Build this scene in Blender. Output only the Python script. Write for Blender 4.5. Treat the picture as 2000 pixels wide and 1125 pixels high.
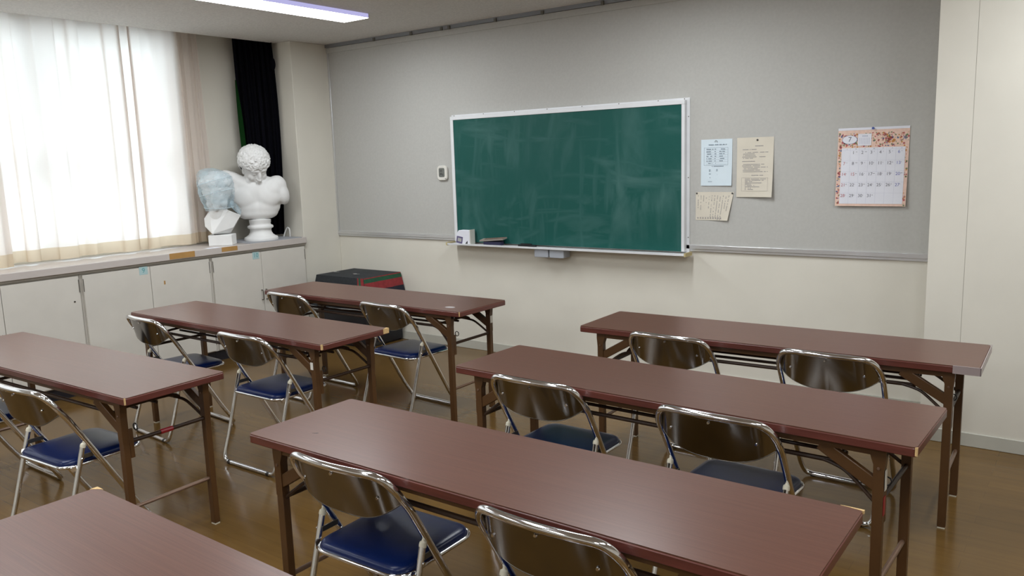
import bpy, math, random
import numpy as np
from mathutils import Vector, Matrix

for o in list(bpy.data.objects):
    bpy.data.objects.remove(o, do_unlink=True)
S = bpy.context.scene
COL = S.collection
R = math.radians
random.seed(7)

# ------------------------------------------------------------------ camera
FPX = 1575.07                      # focal length in pixels of the 2000 x 1125 frame
YAW, PITCH, ROLL = -0.637621, 0.159310, -0.031650
CAM = Vector((5.75549, -5.09582, 1.56355))
fwd = Vector((math.sin(YAW) * math.cos(PITCH), math.cos(YAW) * math.cos(PITCH), -math.sin(PITCH)))
rt0 = Vector((math.cos(YAW), -math.sin(YAW), 0))
up0 = rt0.cross(fwd)
rt = math.cos(ROLL) * rt0 + math.sin(ROLL) * up0
up = -math.sin(ROLL) * rt0 + math.cos(ROLL) * up0
cd = bpy.data.cameras.new('camera')
cd.sensor_fit = 'HORIZONTAL'
cd.sensor_width = 36.0
cd.lens = FPX * 36.0 / 2000.0
cd.clip_start = 0.05
camo = bpy.data.objects.new('camera', cd)
COL.objects.link(camo)
camo.matrix_world = Matrix((
    (rt.x, up.x, -fwd.x, CAM.x),
    (rt.y, up.y, -fwd.y, CAM.y),
    (rt.z, up.z, -fwd.z, CAM.z),
    (0, 0, 0, 1)))
S.camera = camo

# ------------------------------------------------------------------ sky and exposure
W = bpy.data.worlds.new('overcast_sky')
S.world = W
W.use_nodes = True
bgn = W.node_tree.nodes['Background']
bgn.inputs[0].default_value = (0.80, 0.90, 1.0, 1)
bgn.inputs[1].default_value = 4.6
S.view_settings.view_transform = 'Standard'
S.view_settings.look = 'None'
S.view_settings.gamma = 1
S.view_settings.use_curve_mapping = False
S.view_settings.exposure = 0.48
LAMP = 21.0                        # radiance of the fluorescent diffusers

CEIL = 2.62
X0, X1, Y0 = -0.45, 8.2, -8.2      # window wall, right wall, back wall

# ------------------------------------------------------------------ materials
MATS = {}
def mat(name, col, rough=0.5, metal=0.0, spec=0.5, noise=None, bump=None, alpha=None, coat=0.0):
    """noise = (scale xyz, amount, detail): procedural colour variation; bump = (scale, strength)"""
    if name in MATS:
        return MATS[name]
    m = bpy.data.materials.new(name)
    m.use_nodes = True
    nt = m.node_tree
    b = nt.nodes['Principled BSDF']
    b.inputs['Base Color'].default_value = (*col, 1)
    b.inputs['Roughness'].default_value = rough
    b.inputs['Metallic'].default_value = metal
    b.inputs['Specular IOR Level'].default_value = spec
    b.inputs['Coat Weight'].default_value = coat
    tc = nt.nodes.new('ShaderNodeTexCoord')
    sc, am, det = noise if noise else ((6, 6, 6), 0.04, 3)
    mp = nt.nodes.new('ShaderNodeMapping')
    mp.inputs['Scale'].default_value = sc
    nt.links.new(tc.outputs['Object'], mp.inputs[0])
    nz = nt.nodes.new('ShaderNodeTexNoise')
    nz.inputs['Scale'].default_value = 1.0
    nz.inputs['Detail'].default_value = det
    nt.links.new(mp.outputs[0], nz.inputs['Vector'])
    rp = nt.nodes.new('ShaderNodeValToRGB')
    rp.color_ramp.elements[0].position = 0.3
    rp.color_ramp.elements[1].position = 0.7
    rp.color_ramp.elements[0].color = (*[c * (1 - am) for c in col], 1)
    rp.color_ramp.elements[1].color = (*[min(1, c * (1 + am)) for c in col], 1)
    nt.links.new(nz.outputs['Fac'], rp.inputs[0])
    nt.links.new(rp.outputs[0], b.inputs['Base Color'])
    if bump:
        n2 = nt.nodes.new('ShaderNodeTexNoise')
        n2.inputs['Scale'].default_value = bump[0]
        n2.inputs['Detail'].default_value = 4
        nt.links.new(tc.outputs['Object'], n2.inputs['Vector'])
        bp = nt.nodes.new('ShaderNodeBump')
        bp.inputs['Strength'].default_value = bump[1]
        bp.inputs['Distance'].default_value = 0.002
        nt.links.new(n2.outputs['Fac'], bp.inputs['Height'])
        nt.links.new(bp.outputs[0], b.inputs['Normal'])
    MATS[name] = m
    return m

def emit(name, col, k):
    m = bpy.data.materials.new(name)
    m.use_nodes = True
    nt = m.node_tree
    nt.nodes.clear()
    e = nt.nodes.new('ShaderNodeEmission')
    e.inputs[0].default_value = (*col, 1)
    e.inputs[1].default_value = k
    o = nt.nodes.new('ShaderNodeOutputMaterial')
    nt.links.new(e.outputs[0], o.inputs[0])
    MATS[name] = m
    return m

def cloth_mat(name, col, trans, weave=True, sc=120.0):
    m = bpy.data.materials.new(name)
    m.use_nodes = True
    nt = m.node_tree
    nt.nodes.clear()
    tc = nt.nodes.new('ShaderNodeTexCoord')
    d = nt.nodes.new('ShaderNodeBsdfDiffuse')
    t = nt.nodes.new('ShaderNodeBsdfTranslucent')
    mx = nt.nodes.new('ShaderNodeMixShader')
    mx.inputs[0].default_value = trans
    o = nt.nodes.new('ShaderNodeOutputMaterial')
    wv = nt.nodes.new('ShaderNodeTexWave')
    wv.bands_direction = 'Z'
    wv.inputs['Scale'].default_value = sc / 6.283 if weave else 1
    wv.inputs['Distortion'].default_value = 1.5
    wv.inputs['Detail'].default_value = 2
    nt.links.new(tc.outputs['Object'], wv.inputs['Vector'])
    rp = nt.nodes.new('ShaderNodeValToRGB')
    k = 0.95 if weave else 0.97
    rp.color_ramp.elements[0].color = (*[c * k for c in col], 1)
    rp.color_ramp.elements[1].color = (*col, 1)
    nt.links.new(wv.outputs['Fac'], rp.inputs[0])
    nt.links.new(rp.outputs[0], d.inputs[0])
    nt.links.new(rp.outputs[0], t.inputs[0])
    nt.links.new(d.outputs[0], mx.inputs[1])
    nt.links.new(t.outputs[0], mx.inputs[2])
    nt.links.new(mx.outputs[0], o.inputs[0])
    MATS[name] = m
    return m

def glass_mat(name, tint, clear=0.9):
    m = bpy.data.materials.new(name)
    m.use_nodes = True
    nt = m.node_tree
    nt.nodes.clear()
    t = nt.nodes.new('ShaderNodeBsdfTransparent')
    t.inputs[0].default_value = (*tint, 1)
    g = nt.nodes.new('ShaderNodeBsdfGlossy')
    g.inputs['Roughness'].default_value = 0.02
    fr = nt.nodes.new('ShaderNodeFresnel')
    fr.inputs[0].default_value = 1.45
    mx = nt.nodes.new('ShaderNodeMixShader')
    o = nt.nodes.new('ShaderNodeOutputMaterial')
    nt.links.new(fr.outputs[0], mx.inputs[0])
    nt.links.new(t.outputs[0], mx.inputs[1])
    nt.links.new(g.outputs[0], mx.inputs[2])
    nt.links.new(mx.outputs[0], o.inputs[0])
    MATS[name] = m
    return m

def wrap_mat(name):
    """thin bluish packing film: partly see-through, glossy and a little milky"""
    m = bpy.data.materials.new(name)
    m.use_nodes = True
    nt = m.node_tree
    b = nt.nodes['Principled BSDF']
    b.inputs['Base Color'].default_value = (0.52, 0.70, 0.80, 1)
    b.inputs['Roughness'].default_value = 0.28
    tc = nt.nodes.new('ShaderNodeTexCoord')
    nz = nt.nodes.new('ShaderNodeTexNoise')
    nz.inputs['Scale'].default_value = 9
    nz.inputs['Detail'].default_value = 4
    nt.links.new(tc.outputs['Object'], nz.inputs['Vector'])
    rp = nt.nodes.new('ShaderNodeValToRGB')
    rp.color_ramp.elements[0].position = 0.35
    rp.color_ramp.elements[1].position = 0.7
    rp.color_ramp.elements[0].color = (0.20, 0.20, 0.20, 1)
    rp.color_ramp.elements[1].color = (0.48, 0.48, 0.48, 1)
    nt.links.new(nz.outputs['Fac'], rp.inputs[0])
    nt.links.new(rp.outputs[0], b.inputs['Alpha'])
    bp = nt.nodes.new('ShaderNodeBump')
    bp.inputs['Strength'].default_value = 0.35
    bp.inputs['Distance'].default_value = 0.01
    nt.links.new(nz.outputs['Fac'], bp.inputs['Height'])
    nt.links.new(bp.outputs[0], b.inputs['Normal'])
    MATS[name] = m
    return m

def floor_mat():
    m = bpy.data.materials.new('varnished_floor')
    m.use_nodes = True
    nt = m.node_tree
    b = nt.nodes['Principled BSDF']
    b.inputs['Roughness'].default_value = 0.16
    b.inputs['Specular IOR Level'].default_value = 0.32
    tc = nt.nodes.new('ShaderNodeTexCoord')
    br = nt.nodes.new('ShaderNodeTexBrick')
    br.offset = 0.37
    br.inputs['Color1'].default_value = (0.172, 0.094, 0.026, 1)
    br.inputs['Color2'].default_value = (0.148, 0.082, 0.023, 1)
    br.inputs['Mortar'].default_value = (0.120, 0.066, 0.020, 1)
    br.inputs['Scale'].default_value = 1.0
    br.inputs['Brick Width'].default_value = 0.9
    br.inputs['Row Height'].default_value = 0.075
    br.inputs['Mortar Size'].default_value = 0.0009
    nt.links.new(tc.outputs['Object'], br.inputs['Vector'])
    mp = nt.nodes.new('ShaderNodeMapping')
    mp.inputs['Scale'].default_value = (1.6, 26, 1)
    nt.links.new(tc.outputs['Object'], mp.inputs[0])
    nz = nt.nodes.new('ShaderNodeTexNoise')
    nz.inputs['Scale'].default_value = 1.5
    nz.inputs['Detail'].default_value = 5
    nt.links.new(mp.outputs[0], nz.inputs['Vector'])
    mx = nt.nodes.new('ShaderNodeMixRGB')
    mx.blend_type = 'OVERLAY'
    mx.inputs[0].default_value = 0.18
    nt.links.new(br.outputs[0], mx.inputs[1])
    nt.links.new(nz.outputs['Fac'], mx.inputs[2])
    # worn, duller patches
    n2 = nt.nodes.new('ShaderNodeTexNoise')
    n2.inputs['Scale'].default_value = 1.7
    n2.inputs['Detail'].default_value = 3
    nt.links.new(tc.outputs['Object'], n2.inputs['Vector'])
    m2 = nt.nodes.new('ShaderNodeMixRGB')
    m2.blend_type = 'MULTIPLY'
    m2.inputs[0].default_value = 0.35
    nt.links.new(mx.outputs[0], m2.inputs[1])
    nt.links.new(n2.outputs['Fac'], m2.inputs[2])
    nt.links.new(m2.outputs[0], b.inputs['Base Color'])
    rr = nt.nodes.new('ShaderNodeMapRange')
    rr.inputs['To Min'].default_value = 0.10
    rr.inputs['To Max'].default_value = 0.24
    nt.links.new(n2.outputs['Fac'], rr.inputs['Value'])
    nt.links.new(rr.outputs[0], b.inputs['Roughness'])
    MATS['floor'] = m
    return m

def board_mat():
    """green slate with smeared chalk dust"""
    m = bpy.data.materials.new('chalkboard_green')
    m.use_nodes = True
    nt = m.node_tree
    b = nt.nodes['Principled BSDF']
    b.inputs['Roughness'].default_value = 0.5
    b.inputs['Specular IOR Level'].default_value = 0.2
    tc = nt.nodes.new('ShaderNodeTexCoord')
    def smear(scale, rot, s, dist, p0, p1):
        mp = nt.nodes.new('ShaderNodeMapping')
        mp.inputs['Scale'].default_value = scale
        mp.inputs['Rotation'].default_value = (0, rot, 0)
        nt.links.new(tc.outputs['Object'], mp.inputs[0])
        n = nt.nodes.new('ShaderNodeTexNoise')
        n.inputs['Scale'].default_value = s
        n.inputs['Detail'].default_value = 6
        n.inputs['Distortion'].default_value = dist
        nt.links.new(mp.outputs[0], n.inputs['Vector'])
        r = nt.nodes.new('ShaderNodeMapRange')
        r.inputs['From Min'].default_value = p0
        r.inputs['From Max'].default_value = p1
        nt.links.new(n.outputs['Fac'], r.inputs['Value'])
        return r
    a = smear((6, 1, 1.3), 0.30, 1.0, 1.6, 0.45, 0.95)
    c = smear((1.2, 1, 6), -0.35, 1.1, 1.8, 0.50, 0.95)
    e = smear((2, 2, 2), 0, 1.0, 0.4, 0.35, 0.75)
    mm = nt.nodes.new('ShaderNodeMath')
    mm.operation = 'MAXIMUM'
    nt.links.new(a.outputs[0], mm.inputs[0])
    nt.links.new(c.outputs[0], mm.inputs[1])
    m3 = nt.nodes.new('ShaderNodeMath')
    m3.operation = 'MULTIPLY'
    nt.links.new(mm.outputs[0], m3.inputs[0])
    nt.links.new(e.outputs[0], m3.inputs[1])
    mx = nt.nodes.new('ShaderNodeMixRGB')
    mx.inputs[1].default_value = (0.009, 0.085, 0.072, 1)
    mx.inputs[2].default_value = (0.12, 0.23, 0.22, 1)
    nt.links.new(m3.outputs[0], mx.inputs[0])
    nt.links.new(mx.outputs[0], b.inputs['Base Color'])
    MATS['board'] = m
    return m

def laminate_mat():
    m = bpy.data.materials.new('rosewood_laminate')
    m.use_nodes = True
    nt = m.node_tree
    b = nt.nodes['Principled BSDF']
    b.inputs['Roughness'].default_value = 0.31
    b.inputs['Specular IOR Level'].default_value = 0.56
    tc = nt.nodes.new('ShaderNodeTexCoord')
    mp = nt.nodes.new('ShaderNodeMapping')
    mp.inputs['Scale'].default_value = (4, 560, 1)
    nt.links.new(tc.outputs['Object'], mp.inputs[0])
    nz = nt.nodes.new('ShaderNodeTexNoise')
    nz.inputs['Scale'].default_value = 1
    nz.inputs['Detail'].default_value = 4
    nt.links.new(mp.outputs[0], nz.inputs['Vector'])
    rp = nt.nodes.new('ShaderNodeValToRGB')
    rp.color_ramp.elements[0].position = 0.32
    rp.color_ramp.elements[1].position = 0.68
    rp.color_ramp.elements[0].color = (0.090, 0.035, 0.023, 1)
    rp.color_ramp.elements[1].color = (0.132, 0.055, 0.036, 1)
    nt.links.new(nz.outputs['Fac'], rp.inputs[0])
    nt.links.new(rp.outputs[0], b.inputs['Base Color'])
    MATS['laminate'] = m
    return m

mat('wall', (0.72, 0.69, 0.61), 0.75, noise=((3, 3, 3), 0.03, 4), bump=(160, 0.12))
mat('panel', (0.49, 0.485, 0.46), 0.85, noise=((60, 60, 60), 0.03, 3), bump=(300, 0.15))
mat('ceiling', (0.67, 0.65, 0.62), 0.9, noise=((70, 70, 70), 0.10, 5), bump=(120, 0.4))
mat('vinyl_base', (0.50, 0.49, 0.43), 0.5)
mat('aluminium', (0.72, 0.73, 0.75), 0.32, 0.85)
mat('satin_white', (0.74, 0.75, 0.77), 0.35, 0.15)
mat('dark_rail', (0.26, 0.27, 0.29), 0.45, 0.3)
mat('cabinet', (0.66, 0.63, 0.575), 0.5, noise=((4, 4, 4), 0.04, 4))
mat('counter', (0.56, 0.51, 0.48), 0.32, noise=((5, 5, 5), 0.03, 4))
mat('strip', (0.40, 0.37, 0.32), 0.5)
mat('toe_kick', (0.02, 0.02, 0.03), 0.5)
mat('brown_tape', (0.45, 0.25, 0.08), 0.4, noise=((9, 9, 9), 0.1, 3))
mat('hinge', (0.17, 0.16, 0.14), 0.35, 0.8)
mat('gap', (0.40, 0.38, 0.33), 0.8)
mat('sticker', (0.42, 0.58, 0.59), 0.5)
mat('sticker_ink', (0.10, 0.33, 0.36), 0.5)
mat('plaster', (0.80, 0.80, 0.79), 0.7, noise=((12, 12, 12), 0.03, 4), bump=(60, 0.1))
mat('black_cloth', (0.003, 0.003, 0.006), 0.95, spec=0.1)
mat('green_cloth', (0.004, 0.030, 0.005), 0.9, spec=0.1)
mat('edge_band', (0.115, 0.032, 0.024), 0.3, noise=((6, 6, 90), 0.25, 4))
mat('brown_steel', (0.085, 0.038, 0.012), 0.38, 0.0, noise=((8, 8, 8), 0.10, 4))
mat('rod_steel', (0.045, 0.024, 0.014), 0.4, 0.0, 0.25, noise=((8, 8, 8), 0.08, 4))
mat('rod_bright', (0.17, 0.10, 0.065), 0.3, 0.3)
mat('chipboard', (0.62, 0.42, 0.19), 0.8, noise=((200, 200, 200), 0.2, 3))
mat('clear_tape', (0.34, 0.28, 0.28), 0.25)
mat('white_plastic', (0.72, 0.70, 0.64), 0.4)
mat('ivory_plastic', (0.72, 0.68, 0.55), 0.35)
mat('chrome', (0.78, 0.78, 0.80), 0.09, 1.0, noise=((14, 14, 14), 0.06, 3))
mat('back_steel', (0.29, 0.28, 0.27), 0.14, 1.0, noise=((10, 10, 10), 0.06, 3))
mat('navy_vinyl', (0.0018, 0.0105, 0.066), 0.30, spec=0.35, noise=((30, 30, 30), 0.1, 3), bump=(400, 0.08))
mat('black_lacquer', (0.010, 0.010, 0.014), 0.4)
mat('scarf_black', (0.020, 0.023, 0.027), 0.9, noise=((40, 40, 40), 0.2, 3))
mat('scarf_red', (0.24, 0.022, 0.025), 0.85, noise=((40, 40, 40), 0.15, 3))
mat('scarf_green', (0.012, 0.075, 0.035), 0.85, noise=((40, 40, 40), 0.15, 3))
mat('scarf_navy', (0.010, 0.011, 0.022), 0.9)
mat('scarf_white', (0.42, 0.42, 0.40), 0.8)
mat('paper_blue', (0.67, 0.77, 0.83), 0.8, noise=((9, 9, 9), 0.02, 2))
mat('paper_cream', (0.68, 0.63, 0.53), 0.8, noise=((9, 9, 9), 0.03, 2))
mat('paper_white', (0.78, 0.79, 0.86), 0.7)
mat('paper_peach', (0.80, 0.57, 0.47), 0.7, noise=((60, 60, 60), 0.06, 3))
mat('ink', (0.17, 0.17, 0.20), 0.7)
mat('ink_soft', (0.36, 0.34, 0.33), 0.7)
mat('ink_blue_soft', (0.24, 0.30, 0.36), 0.7)
mat('ink_red', (0.50, 0.16, 0.18), 0.7)
mat('ink_blue', (0.20, 0.22, 0.55), 0.7)
mat('grid_line', (0.46, 0.48, 0.60), 0.7)
mat('petal_red', (0.50, 0.13, 0.13), 0.7)
mat('petal_orange', (0.60, 0.27, 0.08), 0.7)
mat('petal_blue', (0.11, 0.16, 0.32), 0.7)
mat('leaf_ink', (0.18, 0.24, 0.12), 0.7)
mat('pin_steel', (0.10, 0.10, 0.10), 0.4, 0.6)
mat('pin_blue', (0.05, 0.09, 0.35), 0.3)
mat('lcd', (0.14, 0.145, 0.13), 0.25)
mat('purple_print', (0.11, 0.09, 0.20), 0.5)
mat('felt_navy', (0.035, 0.035, 0.08), 0.95)
mat('eraser_wood', (0.19, 0.13, 0.10), 0.6, noise=((60, 60, 60), 0.5, 3))
mat('eraser_edge', (0.34, 0.31, 0.27), 0.7)
mat('black_plastic', (0.012, 0.012, 0.014), 0.4)
mat('grey_plastic', (0.36, 0.38, 0.42), 0.4)
mat('chalk_dust', (0.62, 0.64, 0.66), 0.9)
mat('yellow_cap', (0.52, 0.43, 0.22), 0.5)
mat('mat_grey', (0.36, 0.37, 0.40), 0.6)
mat('cord_white', (0.7, 0.7, 0.68), 0.7)
mat('film_edge', (0.62, 0.74, 0.80), 0.3)
mat('red_tape', (0.34, 0.012, 0.022), 0.35)
mat('water_mark', (0.40, 0.36, 0.36), 0.3)
cloth_mat('curtain', (0.88, 0.80, 0.74), 0.48, True, 420)
cloth_mat('curtain_hem', (0.74, 0.62, 0.47), 0.30, False)
glass_mat('window_glass', (0.93, 0.97, 0.97))
wrap_mat('film')
floor_mat(); board_mat(); laminate_mat()
emit('tube_glow', (0.93, 0.97, 1.0), LAMP)
emit('tube_side', (0.62, 0.60, 1.0), 0.55)

# ------------------------------------------------------------------ mesh building
class MB:
    def __init__(self):
        self.v, self.f, self.m, self.mats = [], [], [], []
        self.cur = 0
    def use(self, name):
        if name not in self.mats:
            self.mats.append(name)
        self.cur = self.mats.index(name)
        return self
    def add(self, vs, fs):
        n = len(self.v)
        self.v += [tuple(p) for p in vs]
        self.f += [tuple(n + i for i in f) for f in fs]
        self.m += [self.cur] * len(fs)
        return self
    def box(self, x0, x1, y0, y1, z0, z1):
        self.add([(x0, y0, z0), (x1, y0, z0), (x1, y1, z0), (x0, y1, z0),
                  (x0, y0, z1), (x1, y0, z1), (x1, y1, z1), (x0, y1, z1)],
                 [(0, 3, 2, 1), (4, 5, 6, 7), (0, 1, 5, 4), (1, 2, 6, 5), (2, 3, 7, 6), (3, 0, 4, 7)])
        return self
    def bar(self, a, b, w, h, upv=(0, 0, 1)):
        """rectangular bar from a to b; w across, h along upv"""
        a, b = Vector(a), Vector(b)
        d = (b - a).normalized()
        s = d.cross(Vector(upv)).normalized() * (w / 2)
        t = s.cross(d).normalized() * (h / 2)
        vs = [a - s - t, a + s - t, a + s + t, a - s + t, b - s - t, b + s - t, b + s + t, b - s + t]
        self.add(vs, [(0, 1, 2, 3), (7, 6, 5, 4), (0, 4, 5, 1), (1, 5, 6, 2), (2, 6, 7, 3), (3, 7, 4, 0)])
        return self
    def tube(self, pts, r, n=10, closed=False, caps=True):
        P = [Vector(p) for p in pts]
        m = len(P)
        rs = r if isinstance(r, (list, tuple)) else [r] * m
        tang = []
        for i in range(m):
            if closed:
                t = P[(i + 1) % m] - P[i - 1]
            else:
                t = P[min(i + 1, m - 1)] - P[max(i - 1, 0)]
            tang.append(t.normalized())
        nrm = tang[0].orthogonal().normalized()
        vs = []
        for i in range(m):
            nrm = (nrm - tang[i] * nrm.dot(tang[i])).normalized()
            bn = tang[i].cross(nrm)
            for k in range(n):
                a = 2 * math.pi * k / n
                vs.append(P[i] + (nrm * math.cos(a) + bn * math.sin(a)) * rs[i])
        fs = []
        for i in range(m if closed else m - 1):
            j = (i + 1) % m
            for k in range(n):
                l = (k + 1) % n
                fs.append((i * n + k, i * n + l, j * n + l, j * n + k))
        if caps and not closed:
            fs.append(tuple(range(n - 1, -1, -1)))
            fs.append(tuple((m - 1) * n + k for k in range(n)))
        self.add(vs, fs)
        return self
    def lathe(self, prof, n=32, c=(0, 0, 0)):
        vs, fs = [], []
        for r, z in prof:
            for k in range(n):
                a = 2 * math.pi * k / n
                vs.append((c[0] + r * math.cos(a), c[1] + r * math.sin(a), c[2] + z))
        for i in range(len(prof) - 1):
            for k in range(n):
                l = (k + 1) % n
                fs.append((i * n + k, i * n + l, (i + 1) * n + l, (i + 1) * n + k))
        fs.append(tuple(range(n - 1, -1, -1)))
        fs.append(tuple((len(prof) - 1) * n + k for k in range(n)))
        self.add(vs, fs)
        return self
    def prism(self, poly, z0, z1, axis='z'):
        """extrude a 2-D counter-clockwise polygon; axis y extrudes an xz polygon from y=z0 to y=z1"""
        n = len(poly)
        if axis == 'z':
            vs = [(x, y, z0) for x, y in poly] + [(x, y, z1) for x, y in poly]
        elif axis == 'y':
            vs = [(x, z0, z) for x, z in poly] + [(x, z1, z) for x, z in poly]
        else:
            vs = [(z0, y, z) for y, z in poly] + [(z1, y, z) for y, z in poly]
        fs = [tuple(range(n - 1, -1, -1)), tuple(range(n, 2 * n))]
        fs += [(i, (i + 1) % n, n + (i + 1) % n, n + i) for i in range(n)]
        if axis == 'y':
            fs = [f[::-1] for f in fs]
        self.add(vs, fs)
        return self
    def ellipsoid(self, c, r, rot=None, nu=20, nv=12):
        vs, fs = [], []
        M = rot if rot else Matrix.Identity(3)
        for i in range(nv + 1):
            th = math.pi * i / nv
            for k in range(nu):
                a = 2 * math.pi * k / nu
                p = M @ Vector((r[0] * math.sin(th) * math.cos(a), r[1] * math.sin(th) * math.sin(a), r[2] * math.cos(th)))
                vs.append((p.x + c[0], p.y + c[1], p.z + c[2]))
        for i in range(nv):
            for k in range(nu):
                l = (k + 1) % nu
                fs.append((i * nu + k, (i + 1) * nu + k, (i + 1) * nu + l, i * nu + l))
        self.add(vs, fs)
        return self
    def grid(self, fn, nu, nv):
        vs = [fn(i / nu, j / nv) for j in range(nv + 1) for i in range(nu + 1)]
        fs = [(j * (nu + 1) + i, j * (nu + 1) + i + 1, (j + 1) * (nu + 1) + i + 1, (j + 1) * (nu + 1) + i)
              for j in range(nv) for i in range(nu)]
        self.add(vs, fs)
        return self
    def mesh(self, name, smooth=True, angle=35):
        me = bpy.data.meshes.new(name)
        me.from_pydata(self.v, [], self.f)
        for mn in self.mats:
            me.materials.append(MATS[mn])
        me.polygons.foreach_set('material_index', self.m)
        me.validate()
        if smooth:
            me.polygons.foreach_set('use_smooth', [True] * len(me.polygons))
            me.set_sharp_from_angle(angle=R(angle))
        me.update()
        return me
    def build(self, name, m=None, parent=None, smooth=True, angle=35, kind=None, bevel=0.0):
        if m and not self.mats:
            self.mats = [m]
        o = bpy.data.objects.new(name, self.mesh(name, smooth, angle))
        COL.objects.link(o)
        if parent:
            o.parent = parent
        if kind:
            o['kind'] = kind
        if bevel:
            bv = o.modifiers.new('bevel', 'BEVEL')
            bv.width = bevel
            bv.segments = 2
            bv.limit_method = 'ANGLE'
        return o

def tag(o, label, cat, group=None):
    o['label'] = label
    o['category'] = cat
    if group:
        o['group'] = group
    return o
def thing(name, loc=(0, 0, 0), rz=0.0):
    o = bpy.data.objects.new(name, None)
    COL.objects.link(o)
    o.empty_display_size = 0.1
    o.location = loc
    o.rotation_euler = (0, 0, rz)
    return o
def copy_tree(o, parent=None):
    c = o.copy()
    COL.objects.link(c)
    c.parent = parent
    for ch in list(o.children):
        copy_tree(ch, c)
    return c
def part_label(o, s):
    o['label'] = s
    return o
def rrect(w, h, r, n=5, cx=0, cy=0):
    pts = []
    for sx, sy, a0 in ((1, 1, 0), (-1, 1, 90), (-1, -1, 180), (1, -1, 270)):
        for k in range(n + 1):
            a = R(a0 + 90 * k / n)
            pts.append((cx + sx * (w / 2 - r) + r * math.cos(a), cy + sy * (h / 2 - r) + r * math.sin(a)))
    return pts
def smooth_path(pts, k=5):
    P = [Vector(p) for p in pts]
    out = []
    for i in range(len(P) - 1):
        p0, p1, p2, p3 = P[max(i - 1, 0)], P[i], P[i + 1], P[min(i + 2, len(P) - 1)]
        for j in range(k):
            t = j / k
            out.append(0.5 * ((2 * p1) + (p2 - p0) * t + (2 * p0 - 5 * p1 + 4 * p2 - p3) * t * t + (3 * p1 - p0 - 3 * p2 + p3) * t ** 3))
    out.append(P[-1])
    return out
def text_geo(body, size):
    cu = bpy.data.curves.new('t', 'FONT')
    cu.body = body
    cu.size = size
    cu.align_x = 'CENTER'
    cu.align_y = 'CENTER'
    cu.resolution_u = 3
    o = bpy.data.objects.new('t', cu)
    COL.objects.link(o)
    dg = bpy.context.evaluated_depsgraph_get()
    me = o.evaluated_get(dg).to_mesh()
    vs = [tuple(v.co) for v in me.vertices]
    fs = [tuple(p.vertices) for p in me.polygons]
    o.evaluated_get(dg).to_mesh_clear()
    bpy.data.objects.remove(o, do_unlink=True)
    bpy.data.curves.remove(cu)
    return vs, fs
def put_text(mb, body, size, fn):
    vs, fs = text_geo(body, size)
    mb.add([fn(x, y) for x, y, z in vs], fs)

# ================================================================== THE ROOM
b = MB(); b.mats = ['floor']
b.box(X0 - 0.12, X1 + 0.1, Y0 - 0.1, 0.12, -0.1, 0).build('floor', kind='structure')
b = MB().use('ceiling').box(-0.20, X1 + 0.1, Y0 - 0.1, 0.0, CEIL, CEIL + 0.26)
b.box(X0 - 0.12, -0.20, Y0 - 0.1, 0.0, CEIL + 0.22, CEIL + 0.26).build('ceiling', kind='structure')

wf = MB().use('wall').box(X0 - 0.12, X1 + 0.1, 0.0, 0.12, 0, CEIL + 0.26).build('wall_front', kind='structure')
# grey tack panel above the dado, in front of the cream wall
MB().use('panel').box(0.016, 5.03, -0.012, 0.0, 0.935, 2.545).build('tack_panel', parent=wf)
# left pilaster and right pilaster
MB().use('wall').box(X0 - 0.12, 0.0, -0.42, 0.0, 0, CEIL).box(X0 - 0.12, -.2005, -0.42, 0.0, CEIL, CEIL + .22).build('wall_pilaster_left', kind='structure', bevel=0.004)
b = MB().use('wall').box(5.02, 5.190, -0.45, 0.0, 0, CEIL).box(5.1915, 6.0, -0.45, 0.0, 0, CEIL)
b.use('gap').box(5.188, 5.194, -0.447, -0.05, 0.01, CEIL)
b.build('wall_pilaster_right', kind='structure')
MB().use('wall').box(X1, X1 + 0.1, Y0, 0.0, 0, CEIL).build('wall_right', kind='structure')
MB().use('wall').box(X0 - 0.12, X1 + 0.1, Y0 - 0.1, Y0, 0, CEIL + 0.2).build('wall_back', kind='structure')

# window wall with its opening
WY0, WY1, WZ0, WZ1 = -6.4, -1.33, 0.955, 2.61
b = MB().use('wall')
b.box(X0 - 0.12, X0, Y0, -0.42, 0, WZ0).box(X0 - 0.12, X0, Y0, -0.42, WZ1, CEIL + 0.24)
b.box(X0 - 0.12, X0, WY1, -0.42, WZ0, WZ1).box(X0 - 0.12, X0, Y0, WY0, WZ0, WZ1)
b.build('wall_left', kind='structure')

# window: aluminium frame, mullions, rails and panes
win = thing('window_1', (X0 - 0.06, 0, WZ0)); win['kind'] = 'structure'
h = WZ1 - WZ0
def wpart(name, mb, m):
    o = mb.build(name, m, win); return o
wpart('window_frame', MB().box(-.04, .04, WY0, WY1, 0, .035).box(-.04, .04, WY0, WY1, h - .035, h)
      .box(-.04, .04, WY0, WY0 + .035, 0, h).box(-.04, .04, WY1 - .035, WY1, 0, h), 'aluminium')
nsash = 5
sw = (WY1 - WY0 - 0.07) / nsash
for i in range(nsash):
    ya = WY0 + 0.035 + i * sw
    if i:
        wpart('mullion', MB().box(-.03, .03, ya - .022, ya + .022, .035, h - .035), 'aluminium')
    wpart('transom', MB().box(-.02, .02, ya + .022, ya + sw - .022, .62, .66), 'aluminium')
    wpart('pane', MB().box(-.003, .003, ya + .022, ya + sw - .022, .035, .62), 'window_glass')
    wpart('pane', MB().box(-.003, .003, ya + .022, ya + sw - .022, .66, h - .035), 'window_glass')

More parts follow.
